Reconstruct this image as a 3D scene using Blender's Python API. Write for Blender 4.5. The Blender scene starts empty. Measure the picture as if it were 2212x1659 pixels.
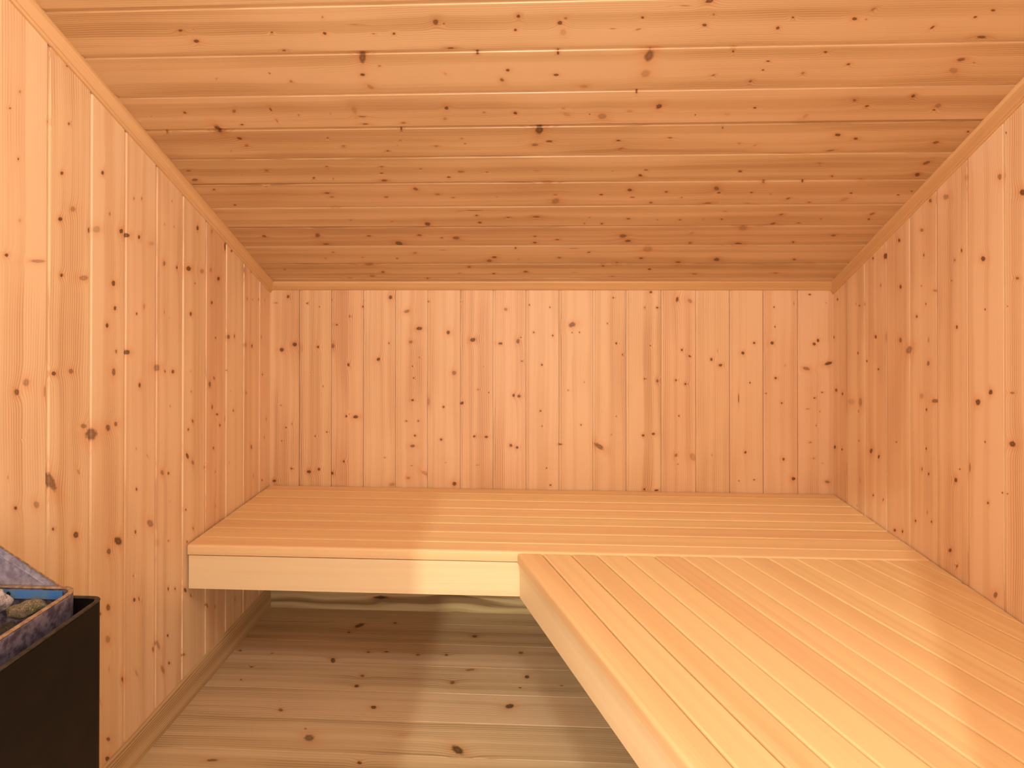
import bpy, math, random
from mathutils import Vector, Matrix
random.seed(7)
C = bpy.context.scene.collection
CAMZ = 1.33            # eye height above the floor
XL, XR, YB, YF = -1.1409, 1.2024, 2.6, -0.14   # left, right, back and front wall faces
SL, ZC = 0.48, CAMZ + 0.035                    # slope of the ceiling, its height at the back wall
CL = math.hypot(1.0, SL)
ZBEN = CAMZ - 0.8185                           # bench top
def ceil_z(y): return ZC + SL * (YB - y)

# knots of every boarded face: along mm, across mm, radii in 0.1 mm, angle in degrees, strength in tenths
KNOTS = {
'L': [[442,1317,39,27,54,5],[398,1291,32,20,62,7],[293,1313,30,22,13,8],[286,1439,50,38,61,10],[204,1474,79,60,71,7],[175,1434,64,47,75,10],[158,1318,41,36,61,4],[80,1284,47,36,82,9],[71,1367,215,38,87,7],[41,1439,47,44,80,9],[568,1427,57,29,61,8],[550,1455,48,29,56,10],[397,1397,40,31,40,6],[410,1460,37,29,41,7],[313,1578,57,47,35,9],[242,1572,36,30,23,6],[209,1606,45,32,7,6],[163,1556,136,86,80,6],[158,1529,68,35,2,10],[168,1652,77,63,72,10],[158,1675,113,60,83,10],[158,1728,63,45,5,8],[265,1705,34,28,21,6],[270,1740,35,29,24,6],[144,1786,112,59,84,5],[208,1850,31,28,44,5],[206,1900,26,23,60,5],[284,1887,24,20,17,5],[216,2035,84,69,12,10],[213,2127,87,63,6,6],[170,2220,173,83,1,10],[155,2267,58,49,77,9],[88,1849,76,68,9,8],[79,1916,48,46,24,8],[78,1981,133,81,87,10],[72,2063,120,77,87,7],[78,2120,76,72,70,6],[49,2172,93,75,87,10],[30,2020,32,29,2,7],[-3,1988,31,28,-2,7],[-36,2127,60,57,-13,8],[-71,1995,68,62,-75,10],[-41,1753,77,52,-2,6],[-61,1719,35,33,-20,8],[-60,1851,41,24,-1,5],[-79,1877,29,25,-7,4],[-161,2153,41,32,-8,7],[-164,2246,107,77,-81,9],[-165,2291,64,44,-4,7],[-205,2381,112,95,-72,6],[-214,2434,79,72,-38,9],[-25,2393,60,40,-1,6],[-29,2439,46,41,-5,5],[-29,2494,47,43,-7,7],[87,2426,68,65,19,7],[86,2366,147,78,0,7],[-183,2518,55,35,-3,6],[-33,2550,40,36,-6,4],[-167,1680,105,68,-80,10],[-226,1814,151,101,-77,8],[-242,1855,43,37,-34,7],[-248,1896,78,58,-73,10],[-266,1733,66,50,-13,10],[-259,1996,29,21,-73,5],[-327,1999,36,30,-55,6],[-302,2144,74,42,-54,8],[-320,2115,100,68,-8,9],[-402,2132,81,50,-7,9],[-434,2165,74,39,-74,10],[-477,2185,53,42,-40,9],[-426,2009,70,37,-37,9],[-448,1983,51,41,-36,9],[-533,1978,117,57,-35,10],[-563,2010,104,49,-35,8],[-548,2141,57,42,-24,7],[-548,1842,107,61,-43,8],[-559,1874,53,40,-36,8],[-560,1721,52,35,-20,10],[-444,1719,39,25,-11,5],[-478,1770,76,28,-32,5],[-353,1882,37,29,-21,5],[-443,2284,52,42,-25,7],[-462,2223,139,41,-2,8],[-600,2087,98,45,-74,7],[-636,2156,43,31,-22,6],[-616,2431,94,64,-14,9],[-393,2387,68,47,-10,6],[-340,2530,49,43,-32,7],[-532,2568,73,45,-8,6],[-605,2550,57,35,-10,6],[-777,2529,50,35,-51,8],[-286,2234,29,24,-65,6],[-367,2264,30,24,-63,5],[-630,2254,37,27,-22,5],[-736,2449,92,41,-5,5],[-202,1337,94,81,-33,7],[-219,1312,72,61,-33,9],[-304,1274,69,28,-75,6],[-312,1308,27,21,-36,6],[-318,1326,33,26,-43,7],[-399,1290,39,22,-9,4],[-472,1310,48,33,-44,9],[-484,1367,106,58,-42,7],[-192,1416,69,47,-76,9],[-189,1447,44,35,-14,6],[-193,1470,82,59,-74,8],[-230,1389,135,39,-1,6],[-313,1432,68,54,-50,10],[-336,1513,103,54,-73,8],[-363,1541,223,148,-72,9],[-360,1602,95,75,-46,9],[-356,1633,72,58,-34,9],[-375,1455,50,34,-15,9],[-351,1458,35,27,-27,5],[-439,1405,354,97,-32,9],[-447,1497,80,31,-29,6],[-473,1465,71,18,-25,5],[-558,1416,43,29,-34,8],[-600,1489,104,67,-49,10],[-677,1645,187,94,-49,10],[-689,1607,99,65,-35,9],[24,1622,78,71,2,10],[-43,1628,60,53,-6,10],[-88,1598,65,51,-6,9],[-160,1633,55,36,-5,7],[-214,1624,103,70,-7,9],[36,1512,154,67,88,7],[-680,1717,58,34,-14,9],[-681,1785,180,83,-49,8],[-768,1875,36,24,-39,7],[-648,1879,33,23,-27,4],[-705,1970,46,28,-57,8],[-782,2014,74,35,-38,7],[-812,1978,52,34,-40,7],[-750,1819,147,99,-38,4],[-724,2087,86,50,-11,5],[-757,2157,72,43,-13,5],[-801,1709,32,21,-32,6],[-916,1875,60,35,-18,8],[-933,1912,45,28,-38,8],[-964,1968,114,48,-41,10],[-998,2001,83,34,-34,8],[-1080,2101,119,38,-35,8],[-1112,2155,79,42,-13,7],[-1157,2301,95,42,-8,6],[-870,1713,69,42,-36,9],[-878,1734,72,25,-26,8],[-838,1606,104,64,-30,9],[-922,1605,128,75,-32,7],[-883,1644,40,22,-17,6],[-839,1575,55,32,-44,7],[-1188,1608,91,37,-45,9],[-1239,1606,113,51,-39,10],[-1066,1668,111,61,-28,10],[-1084,1724,132,28,-26,6],[-1060,1800,88,46,-16,8],[-1059,1824,213,54,-26,7],[-1059,1873,61,35,-38,9],[-1148,1848,189,52,-29,7],[-1148,1881,61,32,-42,9],[-1168,1961,93,40,-52,8],[-1004,1610,81,23,-3,5],[-1072,1579,130,18,-18,4]],
'C': [[-831,1559,54,30,-16,9],[-808,1590,65,50,-3,10],[-798,1556,17,10,-24,6],[-618,1569,31,20,-15,9],[-495,1575,45,40,-15,10],[-609,1623,41,19,-4,9],[-425,1650,177,79,-72,9],[-439,1705,60,44,-16,8],[-816,1710,25,16,-26,6],[-673,1695,25,22,83,7],[-628,1723,37,33,-27,6],[-963,1832,44,39,-68,9],[-824,1829,79,41,-54,8],[-721,1824,63,27,-88,8],[-721,1869,58,21,89,6],[-652,1847,28,20,-45,6],[-563,1843,35,21,-63,4],[-494,1832,152,67,-87,5],[-479,1857,104,21,1,9],[-478,1887,88,30,-1,9],[-826,1883,44,25,-12,8],[-901,1900,152,92,86,10],[-1055,1911,30,18,-32,7],[-858,1941,70,53,-2,10],[-851,1973,73,49,-32,7],[-908,1997,31,20,-36,5],[-602,1944,30,20,-58,8],[-566,1980,56,32,-7,6],[-1086,2091,72,40,-15,8],[-1090,2138,104,61,-18,9],[-839,2092,61,31,-7,7],[-927,2114,26,17,-44,5],[-704,2133,46,34,-36,8],[-643,2137,28,21,-23,7],[-645,2076,42,29,73,6],[-1053,2191,48,30,-27,8],[-874,2178,38,26,-26,5],[-687,2216,91,47,-6,9],[-678,2238,72,47,-13,7],[-1065,1846,29,17,-31,5],[-486,1530,28,20,-54,6],[-334,1580,35,29,-49,10],[-381,1579,35,11,0,8],[-418,1552,95,10,1,7],[-232,1550,74,59,-69,9],[-214,1555,27,21,-71,7],[-207,1626,81,28,0,10],[-44,1539,46,42,-87,10],[-52,1576,39,37,-4,9],[49,1559,56,51,21,10],[61,1547,38,30,8,6],[57,1585,86,69,82,5],[170,1578,60,11,2,7],[232,1549,35,29,29,10],[228,1581,58,22,-18,6],[318,1520,98,10,2,7],[-390,1677,39,29,-18,6],[-231,1706,58,31,39,4],[-145,1643,35,31,-70,10],[-75,1698,47,43,-6,9],[-91,1730,64,46,57,7],[47,1646,52,27,87,10],[44,1716,65,38,3,8],[116,1757,95,52,3,6],[264,1660,183,106,-85,9],[265,1716,120,112,-63,6],[-430,1746,97,60,52,6],[-507,1762,50,20,-2,10],[251,1779,47,24,79,10],[317,1833,92,77,-82,10],[-244,1828,66,54,-84,9],[-145,1847,37,35,-56,5],[-61,1851,59,44,61,8],[67,1835,50,29,3,5],[77,1859,108,55,27,5],[172,1868,124,108,24,7],[243,1849,80,36,3,5],[138,1859,22,20,66,8],[-254,1869,53,41,-73,5],[-371,1884,68,38,-4,6],[-382,1911,33,25,-62,10],[3,1920,182,108,-82,10],[370,1960,63,32,5,7],[32,1969,92,38,1,10],[-9,1984,93,59,1,8],[227,1969,58,32,4,9],[238,2005,86,45,-35,6],[-395,1958,34,19,-4,6],[-402,1976,34,20,-4,5],[-441,2004,40,27,-9,8],[-295,1985,60,33,-2,6],[-217,1953,34,25,-6,5],[-210,1975,34,19,-2,7],[-236,2108,99,52,-1,8],[-156,2111,54,22,0,7],[-359,2092,36,22,-4,7],[-278,2135,55,38,-5,9],[-477,2080,46,29,-7,7],[-484,2112,55,30,-4,8],[-484,2150,104,61,-6,9],[-5,2106,98,22,1,6],[226,2111,27,22,14,6],[313,2134,64,54,49,9],[326,2107,62,36,6,7],[57,2272,169,118,-71,7],[55,2235,76,41,2,7],[30,2165,101,62,2,8],[-393,2197,88,67,60,9],[-326,2228,77,41,-2,8],[-278,2247,68,42,-3,6],[-498,2241,79,50,-8,8],[-134,2245,43,25,-1,5],[203,2236,61,41,6,10],[291,2211,79,68,39,10],[305,2252,71,33,3,9],[-216,2324,288,22,1,9],[-210,2354,50,37,-5,8],[-203,2400,62,57,-22,10],[-388,2409,119,101,90,10],[-6,2365,110,56,1,9],[-102,2369,60,28,0,8],[221,2412,52,47,29,10],[308,2381,60,37,5,8],[-511,2391,42,28,-10,6],[-654,2382,38,27,-19,6],[-1024,2282,47,31,-30,8],[-682,2296,72,43,-9,7],[-1006,2487,82,74,-40,9],[-805,2482,146,85,-62,9],[-793,2547,114,64,-8,9],[-617,2488,66,41,-9,8],[-517,2543,158,127,69,10],[-430,2484,97,61,-6,9],[-351,2504,49,41,-18,7],[-298,2505,130,103,-11,9],[-785,2608,61,43,-21,6],[-829,2656,58,43,-32,5],[-682,2650,53,34,-11,6],[-547,2658,55,44,-30,7],[-470,2616,80,56,-10,7],[-168,2651,96,81,-8,10],[-189,2679,108,96,-71,9],[-360,2594,145,22,0,7],[-670,2707,202,109,-6,7],[-629,2772,82,62,-58,9],[-681,2807,116,88,-23,7],[-1026,2749,58,37,-52,7],[-273,2731,77,68,-59,9],[-179,2789,54,51,-29,8],[-318,2784,54,38,-7,5],[-456,2831,56,40,-10,8],[-780,2826,75,40,-6,6],[-12,2497,53,52,3,7],[70,2520,64,42,2,10],[-12,2540,65,53,1,8],[304,2496,129,114,-10,9],[326,2530,107,83,12,10],[544,2477,82,50,-37,5],[553,2546,82,57,-86,8],[713,2446,178,131,44,6],[728,2555,135,99,25,10],[919,2543,68,33,63,10],[-84,2580,66,38,-87,8],[81,2655,56,46,5,9],[132,2584,174,22,0,8],[191,2614,68,43,-28,8],[-76,2669,35,34,-74,5],[305,2698,77,68,38,10],[393,2661,79,57,10,10],[406,2591,209,174,55,6],[540,2697,121,99,36,10],[680,2672,148,98,63,10],[970,2673,66,43,51,9],[1039,2701,85,46,10,9],[254,2724,50,44,61,9],[-49,2770,106,76,-1,9],[145,2776,70,25,1,5],[312,2778,39,34,61,6],[300,2812,71,52,7,6],[439,2751,78,65,55,10],[623,2792,105,50,4,8],[937,2785,81,37,5,9],[821,2870,120,66,7,9],[622,2338,73,35,5,6],[813,2359,63,48,-14,7],[955,2389,32,21,48,7],[624,2387,44,33,35,8],[484,2389,47,36,21,7],[731,2412,51,28,65,9],[805,2417,99,66,-55,9],[790,2428,249,38,1,9],[890,2412,56,27,8,9],[176,2372,28,20,81,6],[408,2389,30,24,59,6],[562,2387,30,23,54,6],[161,2410,48,35,81,6],[561,2206,111,76,60,9],[575,2230,63,46,22,9],[695,2172,82,38,67,8],[813,2173,43,24,58,10],[677,2230,48,31,15,9],[408,2223,45,37,38,8],[465,2255,57,33,7,6],[369,2283,56,48,39,7],[551,2290,145,53,-18,8],[683,2293,85,25,2,8],[803,2265,62,43,-51,7],[878,2287,44,24,12,8],[740,2240,44,25,61,5],[369,1509,84,56,-12,10],[374,1573,56,39,19,9],[387,1545,29,22,32,6],[563,1557,32,22,26,9],[540,1585,42,35,54,8],[699,1564,61,36,21,10],[725,1566,29,18,25,6],[728,1540,47,28,-47,6],[881,1592,49,30,-66,8],[958,1566,37,26,4,9],[985,1549,47,24,20,10],[1006,1622,96,33,7,10],[459,1651,39,23,65,10],[674,1658,44,25,16,10],[550,1683,43,23,9,8],[547,1711,31,22,27,8],[647,1723,45,37,40,6],[744,1697,41,31,-6,9],[431,1726,48,26,-29,7],[528,1748,40,38,-32,7],[1000,1688,94,61,0,9],[1003,1722,135,75,33,6],[1036,1699,34,19,30,5],[953,1808,61,41,66,9],[813,1820,56,35,37,7],[854,1842,47,37,-9,9],[568,1843,52,32,14,8],[1034,1844,81,68,45,7],[1033,1860,47,27,32,8],[711,1877,83,59,-68,5],[503,1867,80,45,9,4],[419,1867,25,18,58,9],[828,1955,87,55,26,10],[884,1972,67,40,21,9],[1172,1948,49,27,38,10],[1111,1992,82,64,5,9],[505,1920,45,15,73,10],[616,1996,70,35,-36,5],[835,2024,115,37,-16,8],[1137,2085,94,75,-49,9],[1141,2142,106,63,57,10],[609,2118,65,43,16,9],[892,2147,43,23,56,10],[830,2084,48,32,27,5],[984,2165,74,37,10,9],[569,1988,51,26,7,5],[988,2237,56,35,26,9],[1072,2239,49,29,20,9],[1138,2248,46,28,26,8],[1109,2358,88,67,-63,8],[1114,2391,56,35,42,9],[1042,2497,88,61,6,9],[1170,2229,39,21,45,8],[982,2272,126,89,-53,5]],
'B': [[-18,-1062,70,48,0,10],[-45,-1113,60,24,90,6],[-46,-980,30,29,-89,9],[-61,-926,29,24,0,8],[-31,-870,18,18,-88,8],[-60,-739,41,35,0,9],[-35,-734,23,18,0,6],[-20,-622,82,71,0,10],[-79,-552,117,70,75,8],[-151,-499,129,70,85,10],[-208,-535,82,64,89,8],[-101,-796,53,30,0,7],[-137,-852,36,29,90,10],[-221,-1033,96,82,89,10],[-244,-1089,96,82,89,10],[-244,-1052,76,72,1,8],[-235,-1002,176,60,0,4],[-231,-932,53,48,1,10],[-227,-866,94,53,0,8],[-266,-960,42,29,89,7],[-315,-892,48,47,82,8],[-329,-960,41,24,0,7],[-306,-802,70,47,0,10],[-282,-673,77,58,70,10],[-167,-377,81,70,0,10],[-337,-351,87,87,68,8],[-198,-274,110,81,75,10],[-213,-157,81,52,90,10],[-203,-84,92,69,0,9],[-199,-105,29,23,0,8],[-187,-72,29,23,0,8],[-70,-135,69,63,90,6],[-38,-458,23,23,90,10],[-39,-325,23,23,88,10],[-52,-36,46,23,0,9],[-61,49,29,23,0,8],[-166,-18,35,34,40,10],[-179,61,35,34,31,10],[-301,16,40,40,41,9],[-286,-68,29,29,48,9],[-310,-528,29,29,76,9],[-360,-524,29,29,74,10],[-273,-498,23,23,76,7],[-214,-628,29,24,0,8],[-398,-910,29,24,1,7],[-315,-1092,29,18,0,6],[-480,-1092,42,23,89,5],[-469,-1069,30,23,89,6],[-453,-528,59,46,89,9],[-459,-458,174,53,0,6],[-480,-396,46,41,2,10],[-472,-332,35,29,1,9],[-464,-317,70,46,30,12],[-406,-250,41,23,89,6],[-418,-206,29,23,1,8],[-429,-102,63,52,1,10],[-432,-79,75,58,89,10],[-493,10,35,34,44,9],[-523,-810,53,41,1,10],[-526,-770,107,70,84,10],[-515,-797,23,18,1,7],[-540,-503,35,29,1,10],[-541,-553,41,23,89,8],[-578,-829,24,23,74,8],[-574,-1069,36,29,88,8],[-558,-1043,35,30,1,5],[-631,-1088,24,23,77,7],[-609,-943,30,23,88,8],[-591,-893,30,29,75,9],[-602,-517,41,41,66,10],[-617,-406,53,46,87,10],[-602,-267,52,46,68,10],[-604,-216,70,46,89,10],[-638,-113,64,63,50,10],[-646,-87,58,57,49,10],[-645,-527,94,58,89,9],[-714,-820,42,41,71,9],[-696,-645,47,23,89,6],[-728,-530,47,17,89,6],[-748,-1045,41,35,-65,9],[-760,-970,89,64,88,10],[-749,-927,64,59,4,10],[-766,-868,64,47,1,8],[-760,-473,197,70,-61,6],[-780,-545,82,52,89,7],[-802,-350,88,86,57,10],[-801,-1119,84,53,84,10],[-808,-614,118,70,89,6],[-556,17,29,23,1,8],[-730,36,29,28,44,9],[-801,52,40,34,87,9],[-309,-227,23,17,89,5],[-722,-255,23,17,88,6],[-714,-387,18,17,60,7],[-133,142,149,97,70,9],[-166,142,23,23,23,8],[-165,172,29,23,0,8],[-168,189,23,23,20,8],[-21,311,34,28,0,10],[-128,287,23,23,13,10],[-210,324,40,40,17,8],[-257,349,29,23,1,9],[2,466,57,46,90,9],[-62,492,45,29,90,10],[-46,498,17,17,6,8],[-62,441,34,28,0,6],[-28,573,103,56,10,10],[-34,626,102,68,-49,7],[-219,463,29,28,14,10],[-356,440,29,23,1,8],[-364,492,68,51,1,7],[-236,592,46,39,1,9],[-262,624,56,40,-59,10],[-361,568,46,39,1,9],[-376,607,45,40,88,10],[-274,712,62,50,1,9],[-298,749,73,57,73,10],[-247,839,67,62,87,10],[-206,885,50,45,88,10],[-206,957,68,67,9,10],[-139,969,34,22,0,8],[-59,965,34,28,0,9],[-43,1045,51,17,0,6],[-7,1108,50,28,90,8],[-41,1173,17,17,4,7],[-194,1141,68,50,1,10],[-209,1125,62,61,8,10],[-309,1094,143,68,-75,8],[-288,1182,155,62,74,10],[-349,971,51,50,12,9],[-297,1009,40,39,11,4],[-369,868,34,28,1,8],[-433,822,193,17,0,10],[-412,933,23,22,14,10],[-424,1030,23,22,14,10],[-451,995,34,33,14,10],[-406,1157,39,23,89,8],[-429,1126,33,28,66,9],[-474,1099,66,23,89,5],[-484,1148,23,22,14,7],[-406,125,35,34,35,6],[-372,192,23,23,31,6],[-549,178,34,29,1,8],[-631,93,69,29,89,10],[-638,254,204,92,-55,9],[-512,324,23,23,29,7],[-590,434,51,46,86,10],[-583,475,62,51,88,10],[-508,580,34,28,1,8],[-588,304,23,23,32,6],[-670,568,80,56,20,8],[-677,637,169,125,-34,6],[-654,849,51,45,3,10],[-680,1002,62,50,2,9],[-610,1110,55,28,74,6],[-675,1123,45,39,2,5],[-759,1042,72,67,82,10],[-770,1177,93,51,-81,8],[-812,439,40,39,32,10],[-815,488,79,40,89,10],[-771,823,23,22,23,8],[-766,884,33,23,88,8],[-694,1157,33,17,89,5],[-541,1134,23,22,15,7],[-239,737,45,22,0,4],[-667,714,23,22,23,5],[-707,575,34,23,88,6]],
'R': [[-26,2564,56,54,-80,8],[-181,2598,77,54,-82,10],[-393,2577,96,62,-75,10],[-399,2525,66,51,-65,10],[-626,2590,109,61,-69,10],[-620,2530,58,41,-59,10],[-227,2406,59,49,-12,8],[-48,2394,65,33,-88,7],[-42,2418,42,41,-23,5],[-41,2356,66,39,-1,5],[-418,2456,250,114,-81,5],[-408,2389,170,126,-14,7],[-444,2402,60,40,-10,6],[-250,2342,55,32,-80,10],[-157,2281,68,62,-57,9],[-270,2265,52,39,-73,9],[-152,2216,116,55,-2,5],[26,2249,55,36,0,6],[20,2129,64,63,77,10],[-157,2130,83,75,-24,9],[-185,2082,182,104,-61,8],[22,2016,34,28,89,6],[7,1949,74,41,90,7],[-34,1994,35,28,-3,8],[-75,2041,47,45,-53,9],[-146,1981,69,27,-1,6],[-218,1983,72,63,-33,9],[-324,2016,106,75,-70,6],[-328,1951,152,60,-78,9],[-362,1992,47,37,-23,9],[-483,1994,44,32,-20,9],[-501,2155,34,21,-67,9],[-571,2314,124,70,-49,10],[-579,2264,88,52,-38,10],[36,1873,34,26,88,5],[-98,1851,52,43,-8,9],[-44,1737,30,25,-4,9],[-34,1657,15,14,-78,9],[37,1624,58,34,88,7],[-299,1766,99,76,-64,10],[-264,1718,75,63,-46,10],[-254,1642,76,28,-79,8],[-383,1642,108,70,-79,10],[-401,1739,32,24,-23,9],[-555,2400,43,28,-66,7],[175,2136,68,57,73,10],[127,2219,114,96,-68,10],[124,2299,49,46,60,9],[197,2013,82,54,80,8],[118,2004,46,43,29,7],[283,1971,72,61,81,9],[283,1897,131,77,80,7],[95,1859,46,38,5,6],[121,1830,54,30,1,10],[92,1744,83,66,82,10],[340,1736,38,31,31,9],[303,1683,81,67,33,8],[303,1665,75,35,3,5],[412,1660,24,18,28,8],[250,1606,96,76,64,10],[324,1809,92,69,15,5],[-552,2015,62,43,-18,6],[-558,1982,48,35,-27,8],[-539,1857,71,52,-31,10],[-503,1840,31,21,-59,8],[-488,1799,125,45,-3,8],[-727,2050,47,31,-50,9],[-700,1969,40,28,-36,9],[-679,1990,50,27,-9,6],[-801,2166,88,47,-59,10],[-788,2121,56,38,-34,8],[-722,2236,71,32,-34,8],[-727,2301,50,33,-55,8],[-701,2394,52,31,-11,5],[-803,2415,46,30,-54,5],[-752,1883,86,47,-47,10],[-785,1853,57,23,-27,8],[-562,1729,41,29,-34,10],[-518,1677,26,18,-51,9],[-515,1659,29,16,-63,10],[-794,1702,103,54,-30,9]],
'F': [[-712,2462,195,118,46,10],[-739,2411,57,44,-29,9],[-574,2488,66,50,-12,10],[-626,2282,61,42,-9,9],[-560,2288,65,42,-6,9],[-440,2274,71,61,-50,8],[-336,2278,64,50,-6,8],[-63,2306,92,75,27,9],[-244,2407,104,84,-3,10],[-740,2224,156,83,-65,10],[-608,2140,83,64,-22,9],[-612,2084,84,66,-30,10],[-526,1980,98,74,-16,10],[-239,2193,160,62,11,8],[-291,2118,94,85,-28,9],[-38,2163,90,79,85,10],[-60,2102,54,28,3,9],[80,2120,36,21,6,8],[-91,2007,143,106,29,10],[-233,1808,227,118,-41,10],[-504,1745,68,52,-21,10],[-405,1863,173,93,17,3],[-1104,2268,62,40,-23,9],[-979,2257,51,36,15,7],[-1016,2171,49,32,-2,9],[-1019,2099,40,25,-43,10],[-818,1953,87,58,-45,9],[-924,1734,159,48,6,9],[-842,1997,27,17,-12,4],[-682,1835,171,124,-28,9],[-708,1873,50,36,-28,6]]}

def tag(o, label=None, cat=None, group=None, kind=None):
    if label: o['label'] = label
    if cat: o['category'] = cat
    if group: o['group'] = group
    if kind: o['kind'] = kind
    return o
def empty(name, loc, **kw):
    o = bpy.data.objects.new(name, None); C.objects.link(o); o.location = loc
    o.empty_display_size = 0.1
    return tag(o, **kw)

# ------------------------------------------------------------------ materials
def srgb(r, g, b):
    f = lambda c: (c / 12.92) if c <= 0.04045 else ((c + 0.055) / 1.055) ** 2.4
    return (f(r / 255), f(g / 255), f(b / 255), 1)
class NT:
    def __init__(s, name):
        s.m = bpy.data.materials.new(name); s.m.use_nodes = True
        s.t = s.m.node_tree; s.t.nodes.clear()
        s.out = s.t.nodes.new('ShaderNodeOutputMaterial')
        s.b = s.t.nodes.new('ShaderNodeBsdfPrincipled')
        s.t.links.new(s.b.outputs[0], s.out.inputs[0])
    def put(s, sock, v):
        if isinstance(v, bpy.types.NodeSocket): s.t.links.new(v, sock)
        elif v is not None: sock.default_value = v
    def math(s, op, a, b=None, c=None, clamp=False):
        n = s.t.nodes.new('ShaderNodeMath'); n.operation = op; n.use_clamp = clamp
        for i, v in enumerate((a, b, c)):
            if v is not None: s.put(n.inputs[i], v)
        return n.outputs[0]
    def vmath(s, op, a, b=None):
        n = s.t.nodes.new('ShaderNodeVectorMath'); n.operation = op
        s.put(n.inputs[0], a)
        if b is not None: s.put(n.inputs[1], b)
        return n.outputs['Value'] if op in ('LENGTH', 'DOT_PRODUCT') else n.outputs[0]
    def sep(s, v):
        n = s.t.nodes.new('ShaderNodeSeparateXYZ'); s.put(n.inputs[0], v); return n.outputs
    def comb(s, x, y, z=0.0):
        n = s.t.nodes.new('ShaderNodeCombineXYZ')
        for i, v in enumerate((x, y, z)): s.put(n.inputs[i], v)
        return n.outputs[0]
    def attr(s, name):
        n = s.t.nodes.new('ShaderNodeAttribute'); n.attribute_name = name; return n.outputs['Vector']
    def noise(s, vec, scale=1.0, detail=2.0, rough=0.5, dist=0.0):
        n = s.t.nodes.new('ShaderNodeTexNoise'); s.put(n.inputs['Vector'], vec)
        n.inputs['Scale'].default_value = scale; n.inputs['Detail'].default_value = detail
        n.inputs['Roughness'].default_value = rough; n.inputs['Distortion'].default_value = dist
        return n.outputs['Fac']
    def smooth(s, v, lo, hi, a=0.0, b=1.0):
        n = s.t.nodes.new('ShaderNodeMapRange'); n.interpolation_type = 'SMOOTHSTEP'
        s.put(n.inputs['Value'], v)
        for k, x in (('From Min', lo), ('From Max', hi), ('To Min', a), ('To Max', b)): n.inputs[k].default_value = x
        return n.outputs[0]
    def mix(s, f, a, b, mode='MIX'):
        n = s.t.nodes.new('ShaderNodeMix'); n.data_type = 'RGBA'; n.blend_type = mode
        s.put(n.inputs[0], f); s.put(n.inputs[6], a); s.put(n.inputs[7], b)
        return n.outputs[2]
    def bump(s, h, strength=0.1, dist=0.001):
        n = s.t.nodes.new('ShaderNodeBump'); n.inputs['Strength'].default_value = strength
        n.inputs['Distance'].default_value = dist; s.put(n.inputs['Height'], h); return n.outputs[0]

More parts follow.
